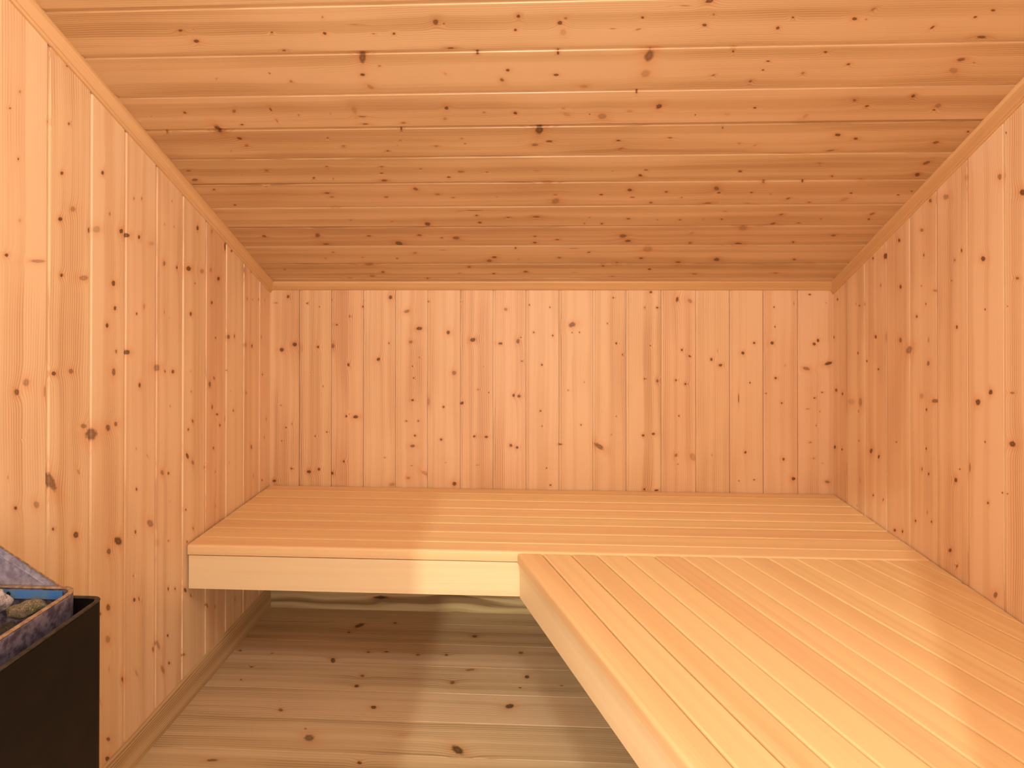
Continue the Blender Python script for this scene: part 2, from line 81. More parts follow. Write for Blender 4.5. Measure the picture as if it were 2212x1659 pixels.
def wood(name, light, mid, dark, line=0.35, band=0.6, knots=True, fine=900.0, rough=0.42, tint=0.5, knotc=(70, 38, 20), sat=(240, 190, 150), spec=0.5, mottle=0.25, wav=0.006, fib=0.35, lean=0.5):
    n = NT(name)
    g = n.sep(n.attr('grain')); u, v, bid = g[0], g[1], g[2]
    r = n.sep(n.attr('board')); r1, r2, r3 = r[0], r[1], r[2]
    off = n.comb(n.math('MULTIPLY', r1, 31.0), n.math('MULTIPLY', r2, 17.0), bid)
    # slow drift of the growth rings across the board
    drift = n.noise(n.vmath('ADD', n.comb(n.math('MULTIPLY', u, 2.2), n.math('MULTIPLY', v, 9.0)), off), 1.0, 1.0)
    w = n.math('ADD', v, n.math('MULTIPLY', n.math('SUBTRACT', drift, 0.5), wav * 4))
    core = halo = None
    if knots:
        wob = n.math('MULTIPLY', n.math('SUBTRACT', n.noise(n.comb(u, v, bid), 130.0, 1.0), 0.5), 0.7)
        for i in range(3):
            k = n.sep(n.attr('knot%d' % i)); st = k[2]
            d2 = n.math('ADD', n.math('MULTIPLY', k[0], k[0]), n.math('MULTIPLY', k[1], k[1]))
            e = n.math('EXPONENT', n.math('MULTIPLY', d2, -0.10))
            w = n.math('ADD', w, n.math('MULTIPLY', n.math('MULTIPLY', e, st), 0.011))
            dd = n.math('ADD', n.math('SQRT', d2), wob)
            ci = n.math('MULTIPLY', n.smooth(dd, 1.3, 0.55), st)
            ci = n.math('MULTIPLY', n.math('MULTIPLY', ci, st), n.smooth(dd, 0.1, 0.75, 0.8, 1.0))
            hi = n.math('MULTIPLY', n.math('EXPONENT', n.math('MULTIPLY', d2, -0.22)), st)
            core = ci if core is None else n.math('MAXIMUM', core, ci)
            halo = hi if halo is None else n.math('MAXIMUM', halo, hi)
    def streak(ku, kv_, det=1.0):
        return n.noise(n.vmath('ADD', n.comb(n.math('MULTIPLY', u, ku), n.math('MULTIPLY', w, kv_)), off), 1.0, det, 0.6)
    broad = streak(0.3, 26.0, 1.0)
    finen = streak(1.6, 230.0, 2.0)
    ph = n.math('ADD', n.math('MULTIPLY', w, fine), n.math('MULTIPLY', broad, 9.0))
    ring = n.math('POWER', n.math('ADD', n.math('MULTIPLY', n.math('SINE', ph), 0.5), 0.5), 2.6)
    ring = n.math('MULTIPLY', ring, n.smooth(n.math('ADD', drift, n.math('MULTIPLY', r2, 0.25)), 0.45, 0.8))
    f = n.math('ADD', n.math('MULTIPLY', n.smooth(broad, 0.3, 0.7), band),
               n.math('ADD', n.math('MULTIPLY', ring, line),
                      n.math('ADD', n.math('MULTIPLY', n.math('SUBTRACT', finen, 0.5), fib * 2),
                             n.math('MULTIPLY', n.math('SUBTRACT', drift, 0.5), mottle))))
    f = n.math('ADD', f, n.math('MULTIPLY', n.math('SUBTRACT', r3, 0.5), tint), clamp=True)
    a = n.mix(n.smooth(f, 0.0, 0.55), light, mid)
    col = n.mix(n.smooth(f, 0.5, 1.15), a, dark)
    # each board leans a little to red or to yellow
    col = n.mix(lean, col, n.mix(1.0, col, n.mix(r1, srgb(255, 244, 240), srgb(250, 252, 238)), 'MULTIPLY'))
    if knots:
        col = n.mix(n.math('MULTIPLY', halo, 0.6), col, n.mix(1.0, col, srgb(*sat), 'MULTIPLY'))
        col = n.mix(n.math('MULTIPLY', core, 0.92, clamp=True), col, srgb(*knotc))
    n.put(n.b.inputs['Base Color'], col)
    n.put(n.b.inputs['Roughness'], n.math('ADD', rough - 0.08, n.math('MULTIPLY', finen, 0.18)))
    n.b.inputs['Specular IOR Level'].default_value = spec
    return n.m

M = {}
M['wall'] = wood('pine_wall_boards', srgb(238, 211, 180), srgb(228, 195, 160), srgb(198, 156, 121), line=0.55, tint=0.3, fib=0.27, band=0.55, mottle=0.5, lean=0.35)
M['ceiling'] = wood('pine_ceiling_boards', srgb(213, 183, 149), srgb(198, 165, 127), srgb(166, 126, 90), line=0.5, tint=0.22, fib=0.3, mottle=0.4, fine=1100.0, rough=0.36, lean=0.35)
M['floor'] = wood('pine_floor_boards', srgb(216, 198, 170), srgb(200, 180, 150), srgb(156, 132, 102), line=0.55, tint=0.25, fine=700.0, rough=0.5, knotc=(52, 40, 28))
M['skirt'] = wood('pine_skirting', srgb(216, 192, 158), srgb(200, 172, 136), srgb(156, 126, 92), line=0.7, tint=0.2, fine=800.0, rough=0.5)
M['skirt_back'] = wood('streaky_pine_skirting', srgb(222, 206, 168), srgb(206, 184, 142), srgb(140, 112, 80), line=0.3, band=1.1, tint=0.1, fine=300.0, rough=0.55, mottle=0.9, wav=0.022, knotc=(48, 34, 26))
M['cornice'] = wood('pine_cornice', srgb(222, 188, 148), srgb(208, 170, 126), srgb(182, 136, 98), line=0.3, knots=False, tint=0.2)
M['bench'] = wood('clear_bench_slats', srgb(240, 214, 170), srgb(232, 200, 156), srgb(206, 162, 120), line=0.16, band=0.4, knots=False, tint=0.9, fine=1800.0, rough=0.5, mottle=0.15, fib=0.25)
M['apron'] = wood('clear_bench_apron', srgb(242, 226, 192), srgb(236, 214, 178), srgb(216, 186, 146), line=0.25, band=0.4, knots=False, tint=0.1, fine=1300.0, rough=0.5, mottle=0.3, fib=0.25)

def metal(name, col, rough, metallic, bumpy=0.0, blotch=None, bs=40.0):
    n = NT(name)
    tc = n.t.nodes.new('ShaderNodeTexCoord').outputs['Object']
    no = n.noise(tc, bs, 4.0, 0.6)
    c = col
    if blotch: c = n.mix(n.smooth(no, 0.35, 0.65), col, blotch)
    n.put(n.b.inputs['Base Color'], c)
    n.put(n.b.inputs['Roughness'], n.math('ADD', rough - 0.05, n.math('MULTIPLY', no, 0.1)))
    n.b.inputs['Metallic'].default_value = metallic
    if bumpy: n.put(n.b.inputs['Normal'], n.bump(n.noise(tc, 400.0, 2.0), bumpy, 0.0005))
    return n.m
M['casing'] = metal('dark_brown_enamel', srgb(13, 8, 7), 0.6, 0.0, 0.15, srgb(9, 6, 6), 12.0)
M['casing'].node_tree.nodes['Principled BSDF'].inputs['Specular IOR Level'].default_value = 0.25
M['casing_rim'] = metal('worn_dark_rim', srgb(60, 54, 52), 0.5, 0.0, 0.2, srgb(38, 33, 32), 90.0)
M['galv'] = metal('galvanised_steel', srgb(196, 198, 224), 0.5, 0.3, 0.15, srgb(150, 152, 180), 60.0)
M['basket'] = metal('sooty_galvanised_steel', srgb(136, 130, 156), 0.5, 0.3, 0.2, srgb(78, 74, 94), 70.0)
M['blue'] = metal('blue_reflection_steel', srgb(80, 150, 250), 0.42, 0.2, 0.1, srgb(120, 170, 220), 26.0)  # cool bluish reflection put into the colour of the liner steel
M['rim'] = metal('rolled_steel_rim', srgb(190, 168, 148), 0.42, 0.5, 0.15, srgb(150, 128, 108), 90.0)
M['black'] = metal('soot_black_steel', srgb(16, 13, 14), 0.6, 0.2)
def stone_mat(name, a, b, c, sc):
    n = NT(name)
    tc = n.t.nodes.new('ShaderNodeTexCoord').outputs['Object']
    no = n.noise(tc, sc, 5.0, 0.7); n2 = n.noise(tc, sc * 5, 3.0, 0.7)
    col = n.mix(n.smooth(no, 0.35, 0.65), a, b)
    col = n.mix(n.smooth(n2, 0.52, 0.64), col, c)
    n.put(n.b.inputs['Base Color'], col); n.b.inputs['Roughness'].default_value = 0.85
    n.put(n.b.inputs['Normal'], n.bump(n.math('ADD', no, n2), 0.6, 0.003))
    return n.m
M['stone_pale'] = stone_mat('pale_granite', srgb(206, 200, 204), srgb(172, 164, 172), srgb(120, 112, 122), 60.0)
M['stone_moss'] = stone_mat('mottled_green_stone', srgb(128, 116, 108), srgb(82, 86, 58), srgb(160, 150, 120), 70.0)
M['stone_dark'] = stone_mat('dark_olivine_stone', srgb(52, 46, 44), srgb(34, 30, 32), srgb(74, 66, 60), 70.0)

# ------------------------------------------------------------------ mesh helpers
class MB:
    """collects polygons with their grain, board and knot data"""
    def __init__(s): s.v, s.f, s.g, s.b, s.k, s.sm = [], [], [], [], [[], [], [], []], []
    def poly(s, pts, grain=None, board=(0.5, 0.5, 0.5), knots=(), smooth=False):
        i0 = len(s.v); s.v += [tuple(p) for p in pts]; s.f.append(tuple(range(i0, i0 + len(pts)))); s.sm.append(smooth)
        for j in range(len(pts)):
            g = grain[j] if grain else (0.0, 0.0)
            s.g += [g[0], g[1], board[0] * 40.0]; s.b += list(board)
            for q in range(4):
                if q < len(knots):
                    ka, kc, ra, rb, an, st = knots[q]
                    da, dc = g[0] - ka, g[1] - kc
                    ca, sa = math.cos(an), math.sin(an)
                    s.k[q] += [(da * ca + dc * sa) / ra, (-da * sa + dc * ca) / rb, st]
                else: s.k[q] += [50.0, 50.0, 0.0]
    def build(s, name, mat, parent=None, weld=True, loc=(0, 0, 0)):
        me = bpy.data.meshes.new(name)
        vs = [tuple(a - b for a, b in zip(p, loc)) for p in s.v]
        # weld identical corners so that the mesh is closed and edges are shared
        key, idx, out = {}, [], []
        for p in vs:
            kk = (round(p[0], 5), round(p[1], 5), round(p[2], 5))
            if kk not in key: key[kk] = len(out); out.append(p)
            idx.append(key[kk])
        fs = [tuple(idx[i] for i in f) for f in s.f]
        bad = any(len(set(f)) != len(f) for f in fs)
        if bad: out, fs = vs, s.f
        me.from_pydata(out, [], fs)
        for nm, dat in (('grain', s.g), ('board', s.b), ('knot0', s.k[0]), ('knot1', s.k[1]), ('knot2', s.k[2]), ('knot3', s.k[3])):
            a = me.attributes.new(nm, 'FLOAT_VECTOR', 'CORNER'); a.data.foreach_set('vector', dat)
        me.polygons.foreach_set('use_smooth', s.sm)
        me.update()
        o = bpy.data.objects.new(name, me); C.objects.link(o)
        o.data.materials.append(M[mat] if isinstance(mat, str) else mat)
        if parent: o.parent = parent; o.location = Vector(loc) - Vector(parent.location) if loc != (0, 0, 0) else (-parent.location)
        else: o.location = loc
        return o

def rnd3(r): return (r.random(), r.random(), r.random())

def boards(mb, P, joints, c0, c1, a0, a1, knots, seed, prof=((0, .0075), (.0034, .0075), (.0034, .0022), (.0095, .0038), (.0100, .0038), (.0120, 0)), flip=False):
    """tongue-and-groove boarding. P(along, across, depth) -> point; every joint j starts with a step down and
    follows the profile ((offset, depth), ...) up to the face of the next board."""
    wj = prof[-1][0]
    r = random.Random(seed)
    js = [j for j in sorted(joints) if c0 < j < c1]
    edges = [c0 - wj] + js + [c1]
    for i in range(len(edges) - 1):
        jl, jr = edges[i], edges[i + 1]; bd = rnd3(r)
        s0 = max(c0, jl + wj)
        strips = []
        if jl >= c0: strips += [((jl + p[0], p[1]), (jl + q_[0], q_[1])) for p, q_ in zip(prof[:-1], prof[1:])]
        strips.append(((s0, 0), (jr, 0)))
        if jr < c1 and prof[0][1] > 0: strips.append(((jr, 0), (jr, prof[0][1])))
        ks = sorted([k for k in knots if jl - 0.004 < k[1] < jr + 0.012], key=lambda k: k[0])
        lo, hi = min(a0(jl), a0(jr)), max(a1(jl), a1(jr))
        # cut the board between the knots so that each piece knows the four knots nearest to it
        cuts = [lo]
        step = 0.12
        n = max(1, int((hi - lo) / step))
        cuts = [lo + (hi - lo) * q / n for q in range(n + 1)]
        for q in range(n):
            mid = 0.5 * (cuts[q] + cuts[q + 1]); half = 0.5 * (cuts[q + 1] - cuts[q])
            near = sorted(ks, key=lambda k: max(0, abs(k[0] - mid) - half) - 2.0 * max(k[2], k[3]) + 0.02 * abs(k[0] - mid))[:4]
            for (ca, da), (cb, db) in strips:
                if cb - ca < 1e-6 and abs(da - db) < 1e-6: continue
                A0, A1 = cuts[q], cuts[q + 1]
                # the ends follow the slope of the ceiling
                la0, la1 = max(A0, a0(ca)), min(A1, a1(ca)); lb0, lb1 = max(A0, a0(cb)), min(A1, a1(cb))
                if la1 <= la0 and lb1 <= lb0: continue
                la1, lb1 = max(la1, la0), max(lb1, lb0)
                pts = [(la0, ca, da), (lb0, cb, db), (lb1, cb, db), (la1, ca, da)]
                cl = []
                for p in pts:
                    if not cl or (abs(p[0] - cl[-1][0]) + abs(p[1] - cl[-1][1]) + abs(p[2] - cl[-1][2])) > 1e-7: cl.append(p)
                if abs(cl[0][0] - cl[-1][0]) + abs(cl[0][1] - cl[-1][1]) + abs(cl[0][2] - cl[-1][2]) < 1e-7: cl.pop()
                if len(cl) < 3: continue
                if flip: cl.reverse()
                mb.poly([P(*p) for p in cl], [(p[0], p[1] + p[2]) for p in cl], bd, near)

def box(mb, x0, x1, y0, y1, z0, z1, along='x', board=(0.5, 0.5, 0.5)):
    v = [Vector((x, y, z)) for x in (x0, x1) for y in (y0, y1) for z in (z0, z1)]
    fs = [(0, 1, 3, 2), (4, 6, 7, 5), (0, 4, 5, 1), (2, 3, 7, 6), (0, 2, 6, 4), (1, 5, 7, 3)]
    for f in fs:
        pts = [v[i] for i in f]
        if along == 'x': g = [(p.x, p.y + p.z) for p in pts]
        elif along == 'y': g = [(p.y, p.x + p.z) for p in pts]
        else: g = [(p.z, p.x + p.y) for p in pts]
        mb.poly(pts, g, board)

def stick(mb, profile, p_start, p_end, board, grain_off=0.0, knots=()):
    """sweep a closed profile [(s, t), ...]; p_start(s, t) and p_end(s, t) give the two ends of each edge line"""
    n = len(profile); per = [0.0]
    for i in range(n):
        a, b = profile[i], profile[(i + 1) % n]; per.append(per[-1] + math.hypot(a[0] - b[0], a[1] - b[1]))
    S = [Vector(p_start(*q)) for q in profile]; E = [Vector(p_end(*q)) for q in profile]
    L = [(e - s).length for s, e in zip(S, E)]
    for i in range(n):
        j = (i + 1) % n
        if L[i] < 1e-5 and L[j] < 1e-5: continue
        pts = [S[i], S[j], E[j], E[i]]; gr = [(grain_off, per[i]), (grain_off, per[i + 1]), (grain_off + L[j], per[i + 1]), (grain_off + L[i], per[i])]
        if L[i] < 1e-5: pts.pop(0); gr.pop(0)
        elif L[j] < 1e-5: pts.pop(1); gr.pop(1)
        mb.poly(pts, gr, board, knots)
    mb.poly(list(reversed(S)), [(q[0] * 0.15, q[1]) for q in reversed(profile)], board)
    mb.poly(E, [(q[0] * 0.15, q[1]) for q in profile], board)

def rounded(w0, w1, t0, t1, r, n=3, bottom=False):
    """profile from s=w0..w1, t=t0..t1 with rounded upper corners"""
    pts = [(w0, t0), (w1, t0)]
    for k in range(n + 1):
        a = math.pi / 2 * k / n; pts.append((w1 - r + r * math.cos(a), t1 - r + r * math.sin(a)))
    for k in range(n + 1):
        a = math.pi / 2 * (1 + k / n); pts.append((w0 + r + r * math.cos(a), t1 - r + r * math.sin(a)))
    return pts

def kn(tab, da=0.0): return [(k[0] / 1000 + da, k[1] / 1000, k[2] / 10000, k[3] / 10000, math.radians(k[4]), min(1.0, k[5] / 10 * (1.25 if max(k[2], k[3]) < 70 else 1.0))) for k in tab]

# ------------------------------------------------------------------ the room
TH = 0.03
jl = [2.4962, 2.3581, 2.2221, 2.0832, 1.943, 1.8044, 1.664, 1.5303, 1.3923]
jl += [1.3923 - 0.138 * k for k in range(1, 12)]
mb = MB(); boards(mb, lambda a, c, d: (XL - d, c, a), jl, YF, YB, lambda c: 0.0, lambda c: ceil_z(c), kn(KNOTS['L'], CAMZ), 11)
box(mb, XL - 0.008 - TH, XL - 0.008, YF, YB, 0, ceil_z(YB), 'z')
mb.poly([(XL - 0.008, YB, ceil_z(YB)), (XL - 0.008, YF, ceil_z(YF)), (XL - 0.008, YF, ceil_z(YB))], [(0, 0)] * 3)
tag(mb.build('wall_left', 'wall'), 'left wall of upright knotty pine boards with bright chamfered joints', kind='structure')

jr = [2.4856, 2.3492, 2.2066, 2.0717, 1.9356, 1.7994, 1.6633]
jr += [1.6633 - 0.1375 * k for k in range(1, 14)]
mb = MB(); boards(mb, lambda a, c, d: (XR + d, c, a), jr, YF, YB, lambda c: 0.0, lambda c: ceil_z(c), kn(KNOTS['R'], CAMZ), 23, flip=True, prof=((0, .0002), (.0070, .0013), (.0070, .0075), (.0082, .0075), (.0082, .0008), (.0088, 0)))
box(mb, XR + 0.008, XR + 0.008 + TH, YF, YB, 0, ceil_z(YB), 'z')
mb.poly([(XR + 0.008, YB, ceil_z(YB)), (XR + 0.008, YF, ceil_z(YF)), (XR + 0.008, YF, ceil_z(YB))], [(0, 0)] * 3)
tag(mb.build('wall_right', 'wall'), 'right wall of upright knotty pine boards', kind='structure')

jb = [-1.0138, -0.8751, -0.7377, -0.601, -0.4645, -0.3274, -0.1892, -0.0518, 0.0853, 0.2252, 0.3622, 0.5053, 0.6466, 0.7837, 0.919, 1.0573]
mb = MB(); boards(mb, lambda a, c, d: (c, YB + d, a), jb, XL, XR, lambda c: 0.0, lambda c: ZC, kn(KNOTS['B'], CAMZ), 5, prof=((0, .0075), (.0030, .0075), (.0030, .0025), (.0100, .0020), (.0122, 0)))
box(mb, XL - TH, XR + TH, YB + 0.008, YB + 0.008 + TH, 0, ZC + 0.02, 'z')
tag(mb.build('wall_back', 'wall'), 'back wall of upright pale pine boards above the long bench', kind='structure')

jc = [2.5465, 2.435, 2.3078, 2.1871, 2.0706, 1.9498, 1.8316, 1.7137, 1.5949, 1.471, 1.3486]
jc += [1.3486 - 0.1225 * k for k in range(1, 13)]
jc = [(j - 0.004) * CL for j in jc]
NRM = Vector((0, SL, 1)) / CL
def PC(a, c, d):
    y = c / CL; p = Vector((a, y, ceil_z(y))) + NRM * d; return tuple(p)
mb = MB(); boards(mb, PC, jc, (YF - 0.02) * CL, (YB + 0.01) * CL, lambda c: XL - 0.01, lambda c: XR + 0.01, kn(KNOTS['C']), 31, prof=((0, .006), (.0010, .006), (.0010, .0012), (.0105, .0046), (.0110, .0046), (.0132, 0)))
v = [PC(a, c, d) for d in (0.010, 0.042) for (a, c) in ((XL - TH, (YF - 0.1) * CL), (XR + TH, (YF - 0.1) * CL), (XR + TH, (YB + 0.03) * CL), (XL - TH, (YB + 0.03) * CL))]
for f in ((0, 1, 2, 3), (7, 6, 5, 4), (0, 4, 5, 1), (1, 5, 6, 2), (2, 6, 7, 3), (3, 7, 4, 0)):
    mb.poly([v[i] for i in f], [(v[i][0], v[i][1]) for i in f])
tag(mb.build('ceiling', 'ceiling'), 'sloping ceiling of knotty pine boards', kind='structure')

jf = [2.4853, 2.3443, 2.2056, 2.0592, 1.9213, 1.7773]
jf += [1.7773 - 0.1405 * k for k in range(1, 14)]
mb = MB(); boards(mb, lambda a, c, d: (a, c, -d), jf, YF - 0.1, YB, lambda c: XL, lambda c: XR, kn(KNOTS['F']), 47, flip=True, prof=((0, .002), (.0008, .002), (.0028, 0)))
box(mb, XL - TH, XR + TH, YF - 0.1, YB + TH, -0.04, -0.003, 'x')
tag(mb.build('floor', 'floor'), 'floor of wide knotty pine boards', kind='structure')

# front wall with the doorway the light comes through
DX0, DX1, DZ = -0.385, 0.20, 1.60
mb = MB()
box(mb, XL - TH, DX0, YF - 0.06, YF, 0, ceil_z(YF), 'z'); box(mb, DX1, XR + TH, YF - 0.06, YF, 0, ceil_z(YF), 'z')
box(mb, DX0, DX1, YF - 0.06, YF, DZ, ceil_z(YF), 'z')  # unseen lintel, set low to keep hall light off ceiling and upper wall
tag(mb.build('wall_front', 'wall'), 'front wall with the doorway', kind='structure')

# trims: a small cornice under the ceiling on the two side walls and the back wall
def cornice_side(name, x, sx, wd, hh):
    # profile: s away from the wall, t down from the ceiling line
    prof = [(0, -0.004), (wd, -0.004), (wd, 0.004), (wd - 0.003, 0.008), (wd * 0.42 + 0.002, hh - 0.010), (wd * 0.42, hh - 0.007), (wd * 0.30, hh - 0.0065), (wd * 0.28, hh - 0.002), (wd * 0.22, hh), (0, hh)]
    mb = MB()
    mk = lambda y: (lambda s, t: (x + sx * s, y, ceil_z(y) - t * 1.0))
    stick(mb, prof if sx > 0 else list(reversed(prof)), mk(YB - 0.001), mk(YF), (0.4, 0.3, 0.5))
    return mb.build(name, 'cornice')
tag(cornice_side('trim_1', XL, 1, 0.026, 0.036), 'sloping pine cornice between left wall and ceiling', kind='structure')
tag(cornice_side('trim_2', XR, -1, 0.019, 0.042), 'sloping pine cornice between right wall and ceiling', kind='structure')
mb = MB()
prof = [(0, 0.003), (0.024, 0.003 + 0.024 * SL), (0.024, 0.0), (0.021, -0.004), (0.010, -0.024), (0.006, -0.028), (0, -0.029)]
stick(mb, prof, lambda s, t: (XL + 0.012, YB - s, ZC + t + 0.004), lambda s, t: (XR - 0.012, YB - s, ZC + t + 0.004), (0.8, 0.7, 0.1))
tag(mb.build('trim_3', 'cornice'), 'level pine cornice along the top of the back wall', kind='structure')

# baseboards
mb = MB()
prof = [(0, 0), (0.0145, 0), (0.0145, 0.068), (0.0115, 0.078), (0.008, 0.0845), (0.003, 0.087), (0, 0.087)]
stick(mb, prof, lambda s, t: (XL + s, YB, t), lambda s, t: (XL + s, YF, t), (0.7, 0.6, 0.7))
tag(mb.build('baseboard_left', 'skirt'), 'pine skirting board at the foot of the left wall', kind='structure')
mb = MB()
prof = [(0, 0), (0.0, 0.087), (0.006, 0.087), (0.014, 0.084), (0.014, 0.0)]
stick(mb, prof, lambda s, t: (XL + 0.014, YB - 0.002 - s, t), lambda s, t: (XR, YB - 0.002 - s, t), (0.9, 0.4, 0.3), 0.0,
      [(0.47, 0.087 + 0.010 + 0.035, 0.03, 0.005, 0.0, 1.0), (0.47, 0.087 + 0.010 + 0.035, 0.010, 0.007, 0.0, 1.0)])
tag(mb.build('baseboard_back', 'skirt_back'), 'pine skirting board with a knot under the long bench', kind='structure')

# ------------------------------------------------------------------ the long bench against the back wall
r = random.Random(3)
ZT, TS = ZBEN, 0.031
y_nose = 1.968
b1 = empty('sauna_bench', (0, 2.3, 0), label='long pale slatted bench running along the back wall', cat='bench')
bounds = [2.5965, 2.533, 2.449, 2.359, 2.277, 2.202, 2.122, 2.0375, y_nose]
tones = [0.55, 0.35, 0.5, 0.4, 0.6, 0.75, 0.45, 0.35]
for i in range(8):
    yb, yf = bounds[i] - 0.0015, bounds[i + 1] + 0.0015
    mb = MB(); last = i == 7
    prof = rounded(yf, yb, ZT - TS, ZT, 0.0035, 3)
    if last:
        prof = [(yf, ZT - TS), (yb, ZT - TS)] + rounded(yf, yb, ZT - TS, ZT, 0.0035, 3)[2:6] + [(yf + 0.008 - 0.008 * math.sin(a), ZT - 0.008 + 0.008 * math.cos(a)) for a in (0, .4, .8, 1.2, 1.57)]
    stick(mb, list(reversed(prof)), lambda s, t: (XL + 0.0065, s, t), lambda s, t: (XR - 0.0045, s, t), (r.random(), r.random(), tones[i]), r.random() * 3)
    mb.build('slat', 'bench', b1)
mb = MB()
stick(mb, list(reversed(rounded(1.9737, 1.9957, ZT - 0.1425, ZT - TS - 0.0042, 0.0008, 1))), lambda s, t: (XL + 0.0085, s, t), lambda s, t: (0.02, s, t), (0.5, 0.3, 0.3), 0.4)
mb.build('apron', 'apron', b1)['label'] = 'pale smooth front board under the slats'
mb = MB(); box(mb, XL + 0.002, XR - 0.002, 2.55, 2.5945, ZT - TS - 0.05, ZT - TS, 'x'); mb.build('support_rail', 'skirt', b1)
for x in (XL + 0.03, 0.0, XR - 0.05):
    mb = MB(); box(mb, x - 0.02, x + 0.02, 1.997, 2.55, ZT - TS - 0.045, ZT - TS, 'y'); mb.build('support_bearer', 'skirt', b1)

# ------------------------------------------------------------------ the second bench, splayed along the right wall
TH2 = math.radians(20.75); SX, CX = math.sin(TH2), math.cos(TH2)
b2 = empty('sauna_bench', (0.7, 1.3, 0), label='wide splayed slatted bench reaching from the long bench to the near right corner', cat='bench')
YS0, YS1, YN, XW = 1.957, 1.9645, 0.35, XR - 0.0045
def seam(x): return YS0 + (YS1 - YS0) * (x + 0.064) / 1.254
def line_start(xs):   # where the line that starts at xs on the seam begins
    return xs, seam(xs)
def line_end(xs):
    x0, y0 = line_start(xs)
    t = min((XW - x0) / SX, (y0 - YN) / CX); t = max(t, 0.0)
    return x0 + SX * t, y0 - CX * t
xs = [-0.064, 0.0129, 0.1035, 0.1827, 0.2701, 0.36, 0.4447, 0.5314, 0.6206, 0.7081, 0.791, 0.8808, 0.9693, 1.0563, 1.1438, XW]
tones = [0.75, 0.35, 0.8, 0.4, 0.3, 0.75, 0.45, 0.3, 0.55, 0.5, 0.3, 0.8, 0.55, 0.6, 0.6]
for i in range(15):
    xa, xb = xs[i] + (0.0022 if i else 0), xs[i + 1] - (0.0022 if i < 14 else 0)
    prof = rounded(xa, xb, ZT - TS, ZT, 0.0045 if i < 14 else 0.002, 3)
    if i == 0:
        prof = rounded(xa, xb, ZT - TS, ZT, 0.0045, 3)[:6] + [(xa + 0.010 - 0.010 * math.sin(a), ZT - 0.010 + 0.010 * math.cos(a)) for a in (0, .4, .8, 1.2, 1.57)]
    mb = MB()
    stick(mb, prof, lambda s, t: (*line_start(s), t), lambda s, t: (*line_end(s), t), (r.random(), r.random(), tones[i]), r.random() * 3)
    mb.build('slat', 'bench', b2)
mb = MB()
prof = rounded(-0.0575, -0.0335, ZT - 0.1415, ZT - TS - 0.0015, 0.0008, 1)
stick(mb, prof, lambda s, t: (s, 1.9655, t), lambda s, t: (s + SX / CX * (1.9655 - YN), YN, t), (0.3, 0.8, 0.75), 0.2)
mb.build('apron', 'apron', b2)['label'] = 'smooth side board under the slats'
for yy in (1.75, 0.6):
    x0 = -0.03 + SX / CX * (1.9655 - yy) + 0.02
    mb = MB(); box(mb, x0, XR - 0.004, yy - 0.02, yy + 0.02, ZT - TS - 0.06, ZT - TS, 'x'); mb.build('support_bearer', 'skirt', b2)
    mb = MB(); box(mb, x0 + 0.42, x0 + 0.465, yy - 0.022, yy + 0.022, 0, ZT - TS - 0.06, 'z'); mb.build('leg', 'skirt', b2)

# ------------------------------------------------------------------ the heater
hx0, hx1, hy0, hy1 = -1.122, -0.851, 0.72, 1.190
ZH = CAMZ - 0.601
heater = empty('sauna_heater', (-0.985, 0.945, 0), label='dark brown floor-standing sauna heater with an open stone basket beside the left wall', cat='heater')
def rrect(x0, x1, y0, y1, rad, n=6):
    pts = []
    for cx, cy, a0 in ((x1 - rad, y1 - rad, 0), (x0 + rad, y1 - rad, 90), (x0 + rad, y0 + rad, 180), (x1 - rad, y0 + rad, 270)):
        for k in range(n + 1):
            a = math.radians(a0 + 90 * k / n); pts.append((cx + rad * math.cos(a), cy + rad * math.sin(a)))
    return pts
def shell(name, x0, x1, y0, y1, rad, z0, z1, th, mat, parent, bottom=None, inner_mat=None, lip=0.0, taper=0.0):
    """an open box of sheet metal with rounded corners and a rolled rim"""
    mb = MB()
    def ring(off, z, tp=0.0):
        return [(x, y, z) for x, y in rrect(x0 + off + tp, x1 - off - tp, y0 + off + tp, y1 - off - tp, max(0.002, rad - off))]
    rings = [ring(0, z0, taper), ring(0, z1 - lip - 0.004)]
    if lip: rings += [ring(-0.0015, z1 - lip), ring(-0.002, z1 - 0.003)]
    else: rings += [ring(0, z1 - 0.003)]
    h = th / 2
    for k in range(1, 6):
        a = math.pi * k / 6
        rings.append(ring(h - h * math.cos(a) - (0.002 if lip else 0), z1 - 0.003 + 0.003 * math.sin(a)))
    rings += [ring(th, z1 - 0.003), ring(th, z0 + (bottom or 0) + 0.002, taper)]
    n = len(rings[0])
    for a, b in zip(rings[:-1], rings[1:]):
        for i in range(n):
            j = (i + 1) % n; mb.poly([a[i], a[j], b[j], b[i]], smooth=True)
    mb.poly(list(reversed(rings[0])))
    mb.poly(rings[-1])
    return mb.build(name, mat, parent)
shell('casing', hx0, hx1, hy0, hy1, 0.023, 0.05, ZH, 0.008, 'casing', heater, bottom=0.3)
bx0, bx1, by0, by1 = -1.110, -0.891, 0.765, 1.177
ZR = CAMZ - 0.577
bk = shell('stone_basket', bx0, bx1, by0, by1, 0.030, ZH - 0.25, ZR, 0.008, 'basket', heater, bottom=0.11)
